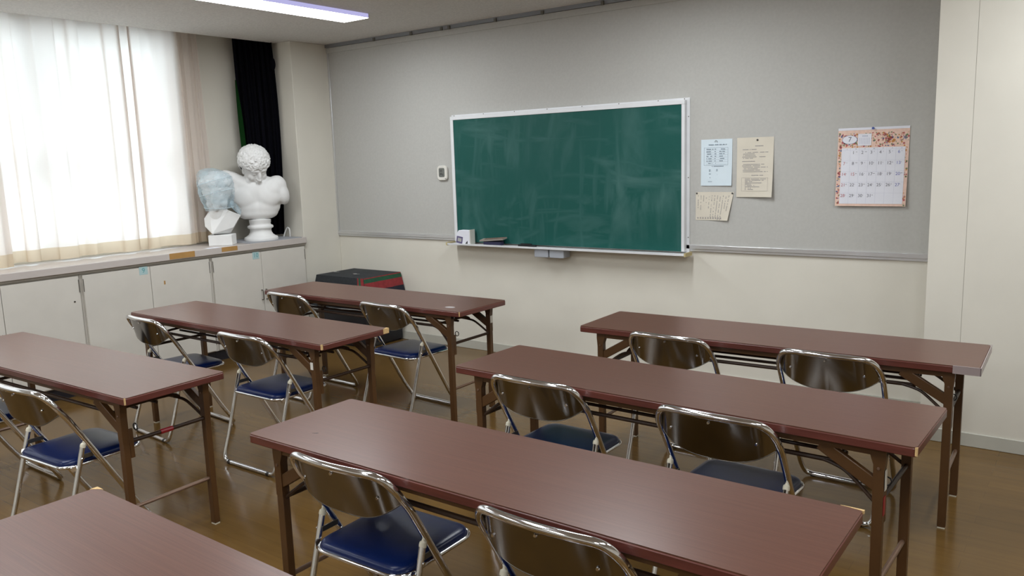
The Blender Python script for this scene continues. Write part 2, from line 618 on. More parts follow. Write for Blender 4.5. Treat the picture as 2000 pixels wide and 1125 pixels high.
# trims
MB().use('aluminium').box(0.0, 5.03, -0.020, 0.0, 0.922, 0.950).box(0.0, 5.03, -0.014, 0.0, 0.905, 0.922)\
    .build('trim_1', kind='structure', bevel=0.002)
MB().use('aluminium').box(0.001, 0.020, -0.018, 0.0, 0.950, 2.55).build('trim_2', kind='structure', bevel=0.002)
rail = MB().use('dark_rail').box(0.0, 5.03, -0.035, 0.0, 2.592, CEIL).build('trim_3', kind='structure')
MB().use('panel').box(0.0, 5.03, -0.022, 0.0, 2.545, 2.590).build('rail_strip', parent=rail)
for x in (0.62, 1.05, 1.38, 1.46, 1.92, 2.35, 2.85, 3.4, 4.0, 4.6):
    MB().use('hinge').box(x, x + .022, -.045, -.035, 2.585, 2.612).build('clip', parent=rail)
for x0_, x1_, yy, nm in ((0.0, 5.02, -0.0, 'baseboard_front'), (5.02, 6.0, -0.45, 'baseboard_pilaster_right')):
    MB().use('vinyl_base').box(x0_, x1_, yy - 0.008, yy, 0, 0.074).build(nm, kind='structure', bevel=0.003)
MB().use('vinyl_base').box(0, 0.008, -0.42, -0.008, 0, 0.074).build('baseboard_pilaster_left', kind='structure', bevel=0.003)

# ================================================================== FLUORESCENT LAMPS
def lamp(x, y0, y1, label):
    t = thing('ceiling_lamp', (x, (y0 + y1) / 2, CEIL))
    L = (y1 - y0) / 2
    b = MB().use('tube_side').box(-.128, .128, -L, L, -.030, -.0005)
    b.f.pop(0); b.m.pop(0)
    b.build('diffuser_side', parent=t, smooth=False)
    MB().use('tube_glow').add([(-.128, -L, -.030), (.128, -L, -.030), (.128, L, -.030), (-.128, L, -.030)], [(0, 3, 2, 1)])\
        .build('diffuser', parent=t, smooth=False)
    for yc in (L, -L - .006):
        MB().use('white_plastic').box(-.130, .130, yc, yc + .006, -.031, 0).build('end_cap', parent=t)
    return tag(t, label, 'lamp', 'long fluorescent ceiling lamps')
lamp(1.262, -2.08, -0.83, 'long glowing fluorescent ceiling lamp nearest the curtained window')
lamp(3.60, -2.08, -0.83, 'long fluorescent ceiling lamp over the right front tables, outside the picture, added for brightness')  # this lamp and the next are unseen, added to raise the room's brightness
lamp(5.94, -2.08, -0.83, 'long fluorescent ceiling lamp before the right pilaster, outside the picture, added for brightness')
for x, w_ in ((1.262, 'nearest the window'), (3.60, 'in the middle of the room'), (5.94, 'farthest from the window')):  # further unseen lamp rows, added to brighten the room
    lamp(x, -4.58, -3.33, 'long fluorescent ceiling lamp above the camera, %s, outside the picture, added for brightness' % w_)
    lamp(x, -7.08, -5.83, 'long fluorescent ceiling lamp behind the camera, %s, outside the picture, added for brightness' % w_)

# ================================================================== CABINETS UNDER THE WINDOW
CF = 0.02                                         # plane of the cabinet doors
def cabinet(ya, yb, number, label, handles=True):
    ym = (ya + yb) / 2
    t = thing('cabinet', (0, ym, 0))
    L = (yb - ya) / 2
    MB().use('cabinet').box(X0 + .005, CF - .020, -L, L, .09, .862).build('body', parent=t)
    for s in (-1, 1):
        y0_, y1_ = (-L + .014, -.002) if s < 0 else (.002, L - .014)
        d = MB().use('cabinet').box(CF - .019, CF, y0_, y1_, .10, .850).build('door', parent=t, bevel=0.0015)
        hy = -L + .014 if s < 0 else L - .014
        MB().use('hinge').tube([(CF + .002, hy - s * .001, .735), (CF + .001, hy - s * .001, .825)], .0026, 8).build('hinge', parent=d)
        MB().use('hinge').tube([(CF + .002, hy - s * .001, .15), (CF + .001, hy - s * .001, .24)], .0026, 8).build('hinge', parent=d)
        gy = s * .022
        MB().use('hinge').tube(smooth_path([(CF, gy, .445), (CF + .02, gy, .447), (CF + .025, gy, .465), (CF + .025, gy, .51), (CF + .02, gy, .526), (CF, gy, .528)], 4), .0045, 8)\
            .build('handle', parent=d)
        if s < 0:
            st = MB().use('sticker').box(CF + .0003, CF + .0013, -.085, -.020, .796, .856).build('number_sticker', parent=d)
            b = MB().use('sticker_ink')
            put_text(b, number, .052, lambda x, z: (CF + .0016, -.0525 + x, .826 + z))
            b.build('number', parent=st, smooth=False)
            part_label(st, 'pale turquoise sticker with a number')
    MB().use('toe_kick').box(X0 + .005, CF - .05, -L, L, 0, .09).build('toe_kick', parent=t)
    return tag(t, label, 'cabinet', 'low cream cabinets under the window')
cabinet(-1.379, -0.425, '10', 'low cream cabinet with sticker 10, closest to the front wall')
cb = cabinet(-2.402, -1.381, '9', 'low cream cabinet with sticker 9, second from the front wall')
cc = cabinet(-3.425, -2.404, '8', 'low cream cabinet at the left picture edge, third from the front wall')
# flaws on the doors
doors = [c for c in cb.children if c.name.startswith('door')]
MB().use('brown_tape').box(CF + .0002, CF + .001, .10, .112, .70, .728).build('tape_scrap', parent=doors[1])
doors = [c for c in cc.children if c.name.startswith('door')]
MB().use('hinge').lathe([(.007, 0), (.006, .003)], 10).build('knob_scar', parent=doors[1])
ks = [c for c in doors[1].children if c.name.startswith('knob_scar')][0]
ks.location = (CF, .455, .675); ks.rotation_euler = (0, R(90), 0)

ct = thing('countertop', (0, -2.0, 0))
MB().use('counter').box(X0 + .002, .04, -4.5, 1.578, .878, .930).build('top', parent=ct, bevel=0.004)
MB().use('strip').box(.0, .026, -4.5, 1.578, .8625, .878).build('edge_strip', parent=ct)
MB().use('brown_tape').box(.0402, .0412, .262, .475, .884, .929).build('tape_patch', parent=ct)
MB().use('brown_tape').box(.0402, .0412, .715, .862, .893, .929).build('tape_patch', parent=ct)
MB().use('paper_white').box(-.02, .0395, .60, .715, .9302, .9308).build('white_tape', parent=ct)
tag(ct, 'long pinkish grey countertop running under the curtain, patched with brown tape', 'countertop')

# ================================================================== CURTAINS
def curtain(name, ya, yb, x, waves, amp, label, seed, z0=.948, z1=2.80, hem=.085, lean=0.0):
    rnd = random.Random(seed)
    t = thing(name, (x, 0, 0))
    ph = [rnd.uniform(0, 6.28) for _ in range(6)]
    fr = [waves * f for f in (1.0, 0.53, 1.71, 2.6)]
    def pt(u, z, e=0.0):
        """pleats that fold back on themselves, so that light passes one to three layers of cloth"""
        k = (z - z0) / (z1 - z0)
        g = 0.62 + 0.38 * (1 - k)
        th = 6.283 * fr[0] * u + ph[0] + .9 * math.sin(6.283 * fr[1] * u + ph[1])
        w = math.sin(th) * .70 + math.sin(6.283 * fr[2] * u + ph[2]) * .22 * (0.4 + k)
        lam = abs(yb - ya) / waves
        fold = lam * (.072 + .060 * math.sin(6.283 * fr[1] * .7 * u + ph[4]) + .03 * math.sin(3 * k + ph[5] + 9 * u))
        sk = lean * (1 - k) * u
        edge = min(1, 12 * u, 12 * (1 - u))
        y = ya + (yb - ya) * u + sk - edge * fold * math.sin(2 * th + .5 * math.sin(2.2 * k + ph[3])) + .006 * math.sin(9 * u + 2 * k)
        return (amp * g * w + e, y, z)
    n = int(waves * 40)
    MB().use('curtain').grid(lambda u, v: pt(u, z0 + hem + (z1 - z0 - hem) * v), n, 24).build('drape', parent=t, angle=80)
    MB().use('curtain_hem').grid(lambda u, v: pt(u, z0 + .004 * math.sin(17 * u) + (hem - .004 * math.sin(17 * u)) * v), n, 3)\
        .build('hem', parent=t, angle=80)
    return tag(t, label, 'curtain', 'cream window curtains')
curtain('window_curtain', -2.78, -1.262, -.325, 6.6, .036, 'cream pleated curtain glowing with daylight, nearer the front wall', 3)
curtain('window_curtain', -6.35, -2.70, -.248, 18, .030, 'cream pleated curtain cut off by the left picture edge', 5, z0=.940)
curtain('window_curtain', -1.285, -1.065, -.386, 3.6, .020, 'narrow bunched fold of cream curtain at the right end of the window', 11, lean=.035)

def dark_curtain():
    t = thing('blackout_curtain', (0, 0, 0))
    A, B = Vector((-.375, -.735)), Vector((-.225, -.462))
    d = (B - A); nrm = Vector((d.y, -d.x)).normalized()
    def pt(u, v):
        z = .955 + (2.80 - .955) * v
        bulge = .04 * math.sin(math.pi * min(1, max(0, (z - .95) / 1.9))) * (u - .2)
        q = A + d * u
        w = .020 * math.sin(6.283 * 7.3 * u + .7 * math.sin(4 * v)) + .010 * math.sin(6.283 * 13 * u + 2)
        q = q + nrm * (w + .02) + d.normalized() * (bulge + .035 * (1 - v) * (1 - u))
        return (q.x, q.y, z)
    MB().use('black_cloth').grid(pt, 110, 30).build('drape', parent=t, angle=80)
    def pg(u, v):
        z = 1.35 + .95 * v
        q = A + nrm * (.045 + .006 * math.sin(5 * v)) - d.normalized() * (.016 - .042 * u) * math.sin(math.pi * (.06 + .90 * v)) ** .8
        q = q + d.normalized() * .03 * (1 - v)
        return (q.x, q.y, z)
    part_label(MB().use('green_cloth').grid(pg, 6, 16).build('lining', parent=t, angle=80), 'dark green lining edge')
    b = MB().use('black_cloth').ellipsoid((-.188, -.470, 2.44), (.028, .022, .055), nu=12, nv=8)
    b.build('gathered_knot', parent=t)
    tag(t, 'black blackout curtain hanging bunched behind the large white bust', 'curtain')
dark_curtain()
b = MB().use('cord_white').tube(smooth_path([(0, 0, .007), (.012, .01, .05), (.035, .018, .085), (.058, .02, .07), (.062, .02, .03), (.06, .02, .006)], 5), .006, 8)
o = b.build('tieback_cord'); o.location = (-.175, -.50, .9305)
tag(o, 'small white tieback cord looped on the countertop beside the pilaster', 'cord')
o = MB().use('mat_grey').box(-.215, .215, -.27, .27, 0, .005).build('board_mat')
o.location = (-.185, -.735, .9305)
tag(o, 'thin grey board lying on the countertop under the large bust', 'board')

# ================================================================== PLASTER BUSTS
def bake_union(mb, voxel, smooth_it):
    o = bpy.data.objects.new('tmp', mb.mesh('tmp', False))
    COL.objects.link(o)
    rm = o.modifiers.new('r', 'REMESH'); rm.mode = 'VOXEL'; rm.voxel_size = voxel
    sm = o.modifiers.new('s', 'SMOOTH'); sm.factor = .6; sm.iterations = smooth_it
    dg = bpy.context.evaluated_depsgraph_get()
    me = o.evaluated_get(dg).to_mesh()
    V = np.array([v.co[:] for v in me.vertices])
    F = [tuple(p.vertices) for p in me.polygons]
    o.evaluated_get(dg).to_mesh_clear()
    bpy.data.objects.remove(o, do_unlink=True)
    return V, F
def from_np(V, F, name, m, parent):
    b = MB().use(m)
    b.v = [tuple(p) for p in V]; b.f = F; b.m = [0] * len(F)
    return b.build(name, parent=parent, angle=80)
def chain(mb, a, c, ra, rc, n=7):
    a, c = Vector(a), Vector(c)
    for i in range(n):
        t = i / (n - 1)
        r = ra + (rc - ra) * t
        p = a.lerp(c, t)
        mb.ellipsoid(p, (r, r, r), nu=16, nv=10)

def face_on(mb, M, c, s):
    """a carved face; local x right, y back, z up; c is the face centre, s its half height, M tilts it"""
    def E(p, r, rot=None):
        q = M @ Vector(p) * s
        mb.ellipsoid((c[0] + q.x, c[1] + q.y, c[2] + q.z), tuple(k * s for k in r), M if rot is None else M @ rot, 16, 10)
    E((0, .10, -.05), (.66, .62, .98))              # mask of the face
    E((0, -.38, -.74), (.27, .22, .24))             # chin
    E((0, -.45, .33), (.52, .16, .13))              # brow ridge
    E((0, -.60, -.02), (.105, .15, .34), Matrix.Rotation(R(-14), 3, 'X'))   # nose bridge
    E((0, -.70, -.22), (.115, .12, .10))             # nose tip
    for sx in (-1, 1):
        E((sx * .10, -.60, -.24), (.075, .09, .07))  # nostril wings
        E((sx * .34, -.26, -.18), (.24, .20, .26))  # cheeks
        E((sx * .25, -.44, .13), (.15, .10, .085))  # eyes
        E((sx * .70, .22, .02), (.08, .16, .24))    # ears
        E((sx * .45, -.05, -.55), (.22, .3, .25))   # jaw
    E((0, -.52, -.43), (.21, .11, .055))            # upper lip
    E((0, -.49, -.55), (.18, .11, .06))             # lower lip

def curls(mb, c, r, M, n, size, zmin, seed, front_cut):
    """carved locks: short rolled curls packed over the skull"""
    rnd = random.Random(seed)
    k = 0
    for i in range(n):
        z = 1 - (i + .5) / n * (1 - zmin)
        a = i * 2.39996 + rnd.uniform(-.18, .18)
        q = Vector((math.sqrt(max(0, 1 - z * z)) * math.cos(a), math.sqrt(max(0, 1 - z * z)) * math.sin(a), z))
        if q.y < -.2 and q.z < front_cut:
            continue
        p = Vector((q.x * r[0], q.y * r[1], q.z * r[2]))
        nr = Vector((q.x / r[0], q.y / r[1], q.z / r[2])).normalized()
        t1 = nr.orthogonal().normalized()
        t1.rotate(Matrix.Rotation(rnd.uniform(0, 6.28), 3, nr))
        t2 = nr.cross(t1)
        pts, rr = [], []
        turn = rnd.choice((-1, 1))
        for j in range(9):
            w = j / 8
            ang = turn * w * 5.2
            rad = size * (1.0 - .72 * w)
            pts.append(M @ (p + (t1 * math.cos(ang) + t2 * math.sin(ang)) * rad + nr * (size * (.05 + .55 * w))) + Vector(c))
            rr.append(size * (.34 - .06 * w))
        mb.tube(pts, rr, 6)

def big_bust():
    t = thing('plaster_bust', (-.128, -.775, .9357), R(53.6))
    # pedestal, turned
    MB().use('plaster').lathe([(.140, 0), (.143, .012), (.139, .026), (.122, .034), (.104, .046), (.092, .066), (.088, .084),
                               (.092, .098), (.106, .104), (.109, .114), (.105, .124), (.090, .130), (.086, .142), (.090, .150),
                               (.092, .176), (.06, .188)], 48).build('pedestal', parent=t, angle=50)
    b = MB().use('plaster')
    # torso
    b.ellipsoid((-.008, .012, .385), (.212, .112, .160), nu=32, nv=20)
    b.ellipsoid((-.010, .004, .285), (.190, .105, .105), nu=32, nv=20)
    b.ellipsoid((-.012, .000, .235), (.170, .096, .070), nu=32, nv=20)
    for sx in (-1, 1):
        b.ellipsoid((-.01 + sx * .085, -.048, .365), (.122, .058, .095), Matrix.Rotation(R(sx * -12), 3, 'Y'), 24, 16)
        b.ellipsoid((-.005 + sx * .07, .03, .50), (.13, .07, .050), Matrix.Rotation(R(sx * 20), 3, 'Y'), 24, 16)
        chain(b, (.0 + sx * .012, -.068, .472), (sx * .16, -.030, .512), .012, .020, 10)   # collar bones
    # raised left stump of the upper arm with a flat cut
    chain(b, (-.13, .01, .470), (-.205, .01, .520), .082, .074, 6)
    b.ellipsoid((-.240, .0, .538), (.082, .074, .066), Matrix.Rotation(R(28), 3, 'Y'), 24, 16)
    b.ellipsoid((-.190, .0, .43), (.055, .080, .12), Matrix.Rotation(R(12), 3, 'Y'), 20, 14)
    # lowered right shoulder and stump
    b.ellipsoid((.160, .008, .462), (.085, .085, .085), nu=24, nv=16)
    b.ellipsoid((.198, .004, .395), (.062, .080, .105), Matrix.Rotation(R(-14), 3, 'Y'), 24, 16)
    b.ellipsoid((.172, .012, .515), (.045, .055, .032), nu=20, nv=14)
    b.ellipsoid((.120, -.02, .42), (.09, .08, .09), nu=20, nv=14)
    V, F = bake_union(b, .0065, 16)
    front = V[:, 1] < -.03
    V[front, 1] += .008 * np.exp(-((V[front, 0] + .006) / .016) ** 2) * np.exp(-((V[front, 2] - .36) / .07) ** 2)
    b = MB().use('plaster').add([tuple(p) for p in V], F)
    # neck
    chain(b, (-.018, .030, .46), (-.014, -.020, .63), .090, .080, 8)
    chain(b, (-.050, -.050, .475), (-.072, -.03, .60), .024, .034, 8)
    # skull and face, bowed low towards the right
    M = Matrix.Rotation(R(20), 3, 'Z') @ Matrix.Rotation(R(-5), 3, 'Y') @ Matrix.Rotation(R(30), 3, 'X')
    C = Vector((-.012, -.045, .682))
    FC = C + M @ Vector((0, -.056, -.080))
    b.ellipsoid(C, (.120, .128, .118), M, 32, 20)
    face_on(b, M, FC, .138)
    V, F = bake_union(b, .0055, 2)
    V[:, 2] = np.maximum(V[:, 2], .186)                       # flat cut under the chest
    cut = V[:, 0] < -.292
    V[cut, 0] = -.292 + (V[cut, 0] + .292) * .25
    from_np(V, F, 'body', 'plaster', t)
    b = MB().use('plaster')
    b.ellipsoid(C, (.126, .134, .124), M, 40, 24)
    curls(b, C, (.124, .133, .121), M, 270, .0180, -.62, 4, -.30)
    V, F = bake_union(b, .0046, 1)
    Mi = np.array(M.inverted())
    Q = (V - np.array(FC)) @ Mi.T
    keep = ~((Q[:, 1] < .040) & (Q[:, 2] < .058 - .10 * np.abs(Q[:, 0])))       # keep the hair off the face
    F2 = [f for f in F if all(keep[i] for i in f)]
    from_np(V, F2, 'hair', 'plaster', t)
    tag(t, 'large white plaster bust of a curly-haired man with bowed head on round pedestal', 'bust')
big_bust()

def hull(pts, name, m, parent):
    import bmesh
    bm = bmesh.new()
    for p in pts:
        bm.verts.new(p)
    r = bmesh.ops.convex_hull(bm, input=bm.verts)
    bmesh.ops.delete(bm, geom=[g for g in r['geom_interior'] if isinstance(g, bmesh.types.BMVert)], context='VERTS')
    bmesh.ops.recalc_face_normals(bm, faces=bm.faces)
    me = bpy.data.meshes.new(name)
    bm.to_mesh(me)
    bm.free()
    me.materials.append(MATS[m])
    o = bpy.data.objects.new(name, me)
    COL.objects.link(o)
    o.parent = parent
    bv = o.modifiers.new('bevel', 'BEVEL')
    bv.width = .004
    bv.segments = 3
    return o

def small_bust():
    t = thing('wrapped_bust', (-.132, -1.150, .9305), R(45))
    # square plinth with a chamfered back
    MB().use('plaster').prism([(-.098, -.085), (.088, -.085), (.098, .06), (.06, .085), (-.098, .085)], 0, .088).build('plinth', parent=t, bevel=0.004, smooth=False)
    # chest: the front of the breast and the slanting cut at its right
    P = [(.070, -.045, .288), (-.060, -.100, .100), (.160, .000, .240), (.098, -.026, .142),
         (-.128, -.030, .160), (-.132, -.01, .225), (-.085, -.02, .285)]
    B = [(.06, .08, .27), (.13, .08, .235), (.09, .08, .145), (-.08, .08, .10), (-.12, .08, .17), (-.11, .08, .24), (-.07, .08, .28), (.06, .03, .092), (-.07, .0, .088)]
    hull(P + B, 'chest', 'plaster', t)
    b = MB().use('plaster')
    M = Matrix.Rotation(R(-8), 3, 'Z') @ Matrix.Rotation(R(4), 3, 'X')
    chain(b, (-.02, .01, .24), (-.016, .015, .40), .074, .072, 8)
    b.ellipsoid((-.016, .018, .470), (.122, .128, .128), M, 28, 18)
    b.ellipsoid((-.024, .03, .505), (.128, .12, .105), M, 28, 18)
    for k in range(16):                                        # waves of carved hair over the brow
        a = R(200 + 140 * k / 15)
        b.ellipsoid((-.018 + .118 * math.cos(a), .0 + .105 * math.sin(a), .505 + .012 * (k % 2)), (.022, .02, .03), nu=10, nv=8)
    face_on(b, M, (-.016, -.030, .415), .130)
    V, F = bake_union(b, .006, 2)
    from_np(V, F, 'head', 'plaster', t)
    # film wound round the head
    def prof(v):
        ks = ((0, .108), (.18, .126), (.42, .141), (.62, .143), (.80, .136), (.91, .112), (.97, .070), (1.0, .004))
        for (a0, r0), (a1, r1) in zip(ks, ks[1:]):
            if v <= a1:
                w = (v - a0) / (a1 - a0)
                return r0 + (r1 - r0) * w
        return .004
    def shell(u, v, e=0.0):
        a = 2 * math.pi * u
        rx = prof(v) + e
        k = 1 + .016 * math.sin(5 * a + 9 * v) + .012 * math.sin(11 * a - 14 * v) + .010 * math.sin(31 * v + 2 * a)
        x = rx * k * math.cos(a)
        return (-.014 - .022 * (v - .4) + x, -.010 + rx * 1.0 * k * math.sin(a), .296 + .335 * v - .16 * x * v * v + .010 * math.sin(a + 1) * (1 - v))
    wr = MB().use('film').grid(shell, 64, 36).build('plastic_wrap', parent=t, angle=80)
    part_label(wr, 'pale blue crinkled plastic wrapping')
    for v0, tl in ((.05, -.03), (.42, .085), (.70, .13)):
        MB().use('film_edge').tube([shell(k / 48, min(.9, max(.01, v0 + tl * math.cos(2 * math.pi * k / 48))), .0015) for k in range(48)], .0022, 5, closed=True).build('binding', parent=wr)
    # loose tail of film hanging to the right
    MB().use('film').grid(lambda u, v: (.085 + .075 * v + .02 * u, -.05 - .02 * math.sin(3 * u + 4 * v), .325 - .085 * v + .045 * u), 8, 10)\
        .build('film_tail', parent=wr, angle=80)
    tag(t, 'small white plaster bust with its head wrapped in pale blue plastic', 'bust')
small_bust()

# ================================================================== CHALKBOARD AND WALL ITEMS
cbd = thing('chalkboard', (2.47, 0, 0))
MB().use('satin_white').box(-1.030, 1.028, -.020, -.0125, .895, 1.922).build('wall_flange', parent=cbd, bevel=.001)
b = MB(); b.mats = ['board']
b.box(-.985, .985, -.052, -.020, .905, 1.885).build('slate', parent=cbd)
part_label(MB().use('satin_white').box(-1.015, 1.008, -.058, -.020, 1.880, 1.908).build('frame_rail', parent=cbd, bevel=.002), 'white top rail')
MB().use('satin_white').box(-1.015, -.985, -.058, -.020, .905, 1.880).build('frame_rail', parent=cbd, bevel=.002)
MB().use('satin_white').box(.985, 1.008, -.058, -.020, .905, 1.880).build('frame_rail', parent=cbd, bevel=.002)
tr = MB().use('satin_white').box(-1.035, 1.040, -.134, -.0205, .884, .893).box(-1.035, 1.040, -.134, -.127, .893, .899)\
    .build('chalk_tray', parent=cbd, bevel=.0015)
MB().use('yellow_cap').box(1.040, 1.052, -.136, -.030, .880, .905).build('end_cap', parent=tr)
MB().use('yellow_cap').box(-1.047, -1.035, -.136, -.030, .880, .905).build('end_cap', parent=tr)
MB().use('chalk_dust').prism(rrect(.42, .03, .012, 3, -.28, -.085), .8931, .8942).build('chalk_dust', parent=tr)
for xa in (-.185, -.048):
    MB().use('grey_plastic').prism(rrect(.126, .062, .010, 4, xa + .063, .852), -.115, -.025, 'y').build('chalk_drawer', parent=cbd, bevel=.003)
for x in (-1.0, -.7, -.4, -.1, .2, .5, .8, .99):
    MB().use('hinge').lathe([(.004, 0), (.003, .002)], 8).build('screw', parent=cbd).matrix_local = Matrix.Translation((x, -.0205, 1.915)) @ Matrix.Rotation(R(90), 4, 'X')
for z in (1.80, 1.40, 1.0):
    MB().use('hinge').lathe([(.004, 0), (.003, .002)], 8).build('screw', parent=cbd).matrix_local = Matrix.Translation((1.019, -.0205, z)) @ Matrix.Rotation(R(90), 4, 'X')
tag(cbd, 'green chalkboard with white frame and smeared chalk on the front wall', 'chalkboard')

# things in the chalk tray
cx = thing('chalk_box', (1.600, -.094, .8935), R(-2))
MB().use('paper_white').prism([(-.075, 0), (.072, 0), (.072, .112), (-.045, .112), (-.075, .078)], -.030, .028, 'y').build('carton', parent=cx, bevel=.002)
b = MB().use('purple_print').prism([(-.074, .012), (-.012, .002), (-.002, .058), (-.066, .066)], -.0312, -.0304, 'y').build('label', parent=cx)
MB().use('scarf_white').prism([(-.060, .024), (-.020, .017), (-.014, .046), (-.054, .052)], -.0320, -.0313, 'y').build('print', parent=b)
MB().use('black_plastic').prism([(.020, .004), (.046, .004), (.046, .030)], -.0312, -.0304, 'y').build('notch', parent=cx)
MB().use('white_plastic').box(.068, .076, -.030, .028, 0, .118).build('end_flap', parent=cx)
tag(cx, 'small white chalk carton with purple label at the left of the chalk tray', 'box')
er = thing('chalkboard_eraser', (1.885, -.094, .8950), R(3))
MB().use('felt_navy').prism(rrect(.17, .055, .012, 4), 0, .028).build('felt', parent=er)
b = MB().use('eraser_wood').grid(lambda u, v: (-.112 + .224 * u, -.029 + .058 * v, .0285 + .018 * u), 6, 2)
b.grid(lambda u, v: (.112 - .224 * u, -.029 + .058 * v, .0405 + .018 * (1 - u)), 6, 2)
b.use('eraser_edge').prism([(-.113, .029), (.113, .047), (.113, .058), (-.113, .0405)], -.0295, .0295, 'y')
b.build('wooden_back', parent=er, smooth=False)
er.rotation_euler = (R(8), 0, R(3)); er.location.z = .8975
tag(er, 'chalkboard eraser with navy felt and brown back in the chalk tray', 'eraser')
o = MB().use('black_plastic').prism(rrect(.165, .022, .006, 3), 0, .016).prism(rrect(.10, .016, .005, 3, -.01), .016, .024).build('marker_clip')
o.location = (2.212, -.10, .8945)
tag(o, 'small black bar lying in the chalk tray right of the eraser', 'clip')

# thermometer
th = thing('wall_thermometer', (1.323, -.0122, 1.462))
MB().use('white_plastic').prism(rrect(.108, .120, .030, 6), -.020, 0, 'y').build('housing', parent=th, bevel=.005)
lc = MB().use('lcd').prism(rrect(.062, .074, .012, 4, -.002, .004), -.0212, -.0198, 'y').build('display', parent=th)
b = MB().use('black_plastic')
for dx, dz in ((-.014, .018), (-.002, .018), (-.014, -.008), (-.002, -.008), (.012, -.014)):
    b.box(dx - .004, dx + .003, -.0217, -.0213, dz - .007, dz + .008)
b.build('digits', parent=lc, smooth=False)
MB().use('black_plastic').prism(rrect(.008, .006, .002, 2, .036, -.046), -.0212, -.0198, 'y').build('button', parent=th)
b = MB().use('ink_soft')
for k in range(6):
    b.box(-.024 + k * .008, -.019 + k * .008, -.0209, -.0203, .047, .050)
b.build('brand_print', parent=th, smooth=False)
tag(th, 'small white digital thermometer on the grey wall left of the chalkboard', 'thermometer')

# ---------------------------------------------------------------- notices
def rows(mb, x0, x1, z, hgt, rnd, y, full=1.0, step=.0075):
    """one line of unreadably small print"""
    x = x0
    end = x0 + (x1 - x0) * full
    while x < end:
        w = rnd.uniform(.6, 1.0) * step
        if rnd.random() < .88:
            mb.box(x, min(x + w * .8, end), y - .00015, y, z, z + hgt)
        x += w
def sheet(fn, m, name, parent, nu=10, nv=12, th=.0006):
    b = MB().use(m)
    b.grid(lambda u, v: fn(u, v, 0), nu, nv)
    b.grid(lambda u, v: fn(1 - u, v, th), nu, nv)
    return b.build(name, parent=parent, angle=60)
def notice_table():
    rnd = random.Random(2)
    t = thing('notice_sheet', (3.682, -.0125, 1.345))
    w, hh = .212, .300
    lift = lambda u, v: -.0015 - .006 * (1 - v) ** 3 * (u ** 2) - .003 * (1 - v) ** 2
    sheet(lambda u, v, e: (-w / 2 + w * u, lift(u, v) + e, hh * v), 'paper_blue', 'sheet', t)
    b = MB().use('ink_blue_soft')
    y = -.0045
    rows(b, -.06, .072, .262, .006, rnd, y)
    for z in (.132, .246):
        b.box(-.085, .078, y - .00015, y, z, z + .001)
    for x in (-.085, .078):
        b.box(x, x + .001, y - .00015, y, .132, .246)
    for k in range(7):
        z = .236 - k * .0152
        b.box(-.07, .078, y - .00015, y, z - .006, z - .0054)
        for xa, xb in ((-.068, -.02), (-.012, .0), (.02, .06)):
            if k < 6 or xa < 0:
                rows(b, xa, xb, z - .002, .005, rnd, y, rnd.uniform(.6, 1))
    rows(b, -.03, .05, .124, .005, rnd, y)
    for x, z, l in ((-.05, .100, .018), (-.05, .092, .018), (.0, .102, .010), (.0, .094, .010), (-.05, .074, .014), (.0, .070, .008), (-.05, .05, .014), (-.055, .024, .026)):
        rows(b, x, x + l, z, .005, rnd, y)
    b.box(.0, .001, y - .0002, y, .02, .045); b.box(.003, .06, y - .0002, y, .030, .0308)
    b.build('print', parent=t, smooth=False, kind='stuff')
    MB().use('pin_steel').tube(smooth_path([(-.012, -.004, .282), (-.004, -.008, .292), (.006, -.008, .288), (.006, -.006, .279)], 4), .0013, 6).build('hook', parent=t)
    tag(t, 'pale blue printed notice with a table, pinned right of the chalkboard', 'notice')
notice_table()
def notice_long():
    rnd = random.Random(3)
    t = thing('notice_sheet', (3.938, -.0125, 1.272))
    w, hh = .236, .375
    lift = lambda u, v: -.0015 - .022 * (1 - v) ** 2.2 * (.25 + .75 * u ** 2) - .006 * (1 - v) * u
    sheet(lambda u, v, e: (-w / 2 + w * u, lift(u, v) + e, hh * v), 'paper_cream', 'sheet', t, 12, 14)
    def onsheet(mb):
        mb.v = [(x, y + lift((x + w / 2) / w, z / hh) - .0008, z) for x, y, z in mb.v]
    b = MB().use('ink_soft')
    rows(b, .0, .052, .318, .006, rnd, 0)
    rows(b, -.08, .01, .297, .005, rnd, 0)
    for k, (f) in enumerate((1, .45, .5, .9, .4, 0, .5, 0, .85, .7, 1, .6, .7, 1)):
        if f:
            rows(b, -.083 + (k % 3 > 0) * .006, .085, .279 - k * .0093, .0045, rnd, 0, f)
    rows(b, -.02, .06, .135, .005, rnd, 0)
    for z in (.038, .122):
        b.box(-.085, .088, -.00015, 0, z, z + .001)
    for x in (-.085, .087):
        b.box(x, x + .001, -.00015, 0, .038, .122)
    for k in range(9):
        rows(b, -.062, .075, .112 - k * .0082, .0045, rnd, 0, (1, .9, .35, .8, .3, .45, .7, .3, .4)[k])
    onsheet(b)
    b.build('print', parent=t, smooth=False, kind='stuff')
    o = MB().use('pin_steel').lathe([(.006, 0), (.006, .003), (.003, .006)], 12).build('thumbtack', parent=t)
    o.matrix_local = Matrix.Translation((.014, -.0022, .358)) @ Matrix.Rotation(R(90), 4, 'X')
    tag(t, 'tall cream printed notice hanging by one tack, its bottom curling off the wall', 'notice')
notice_long()
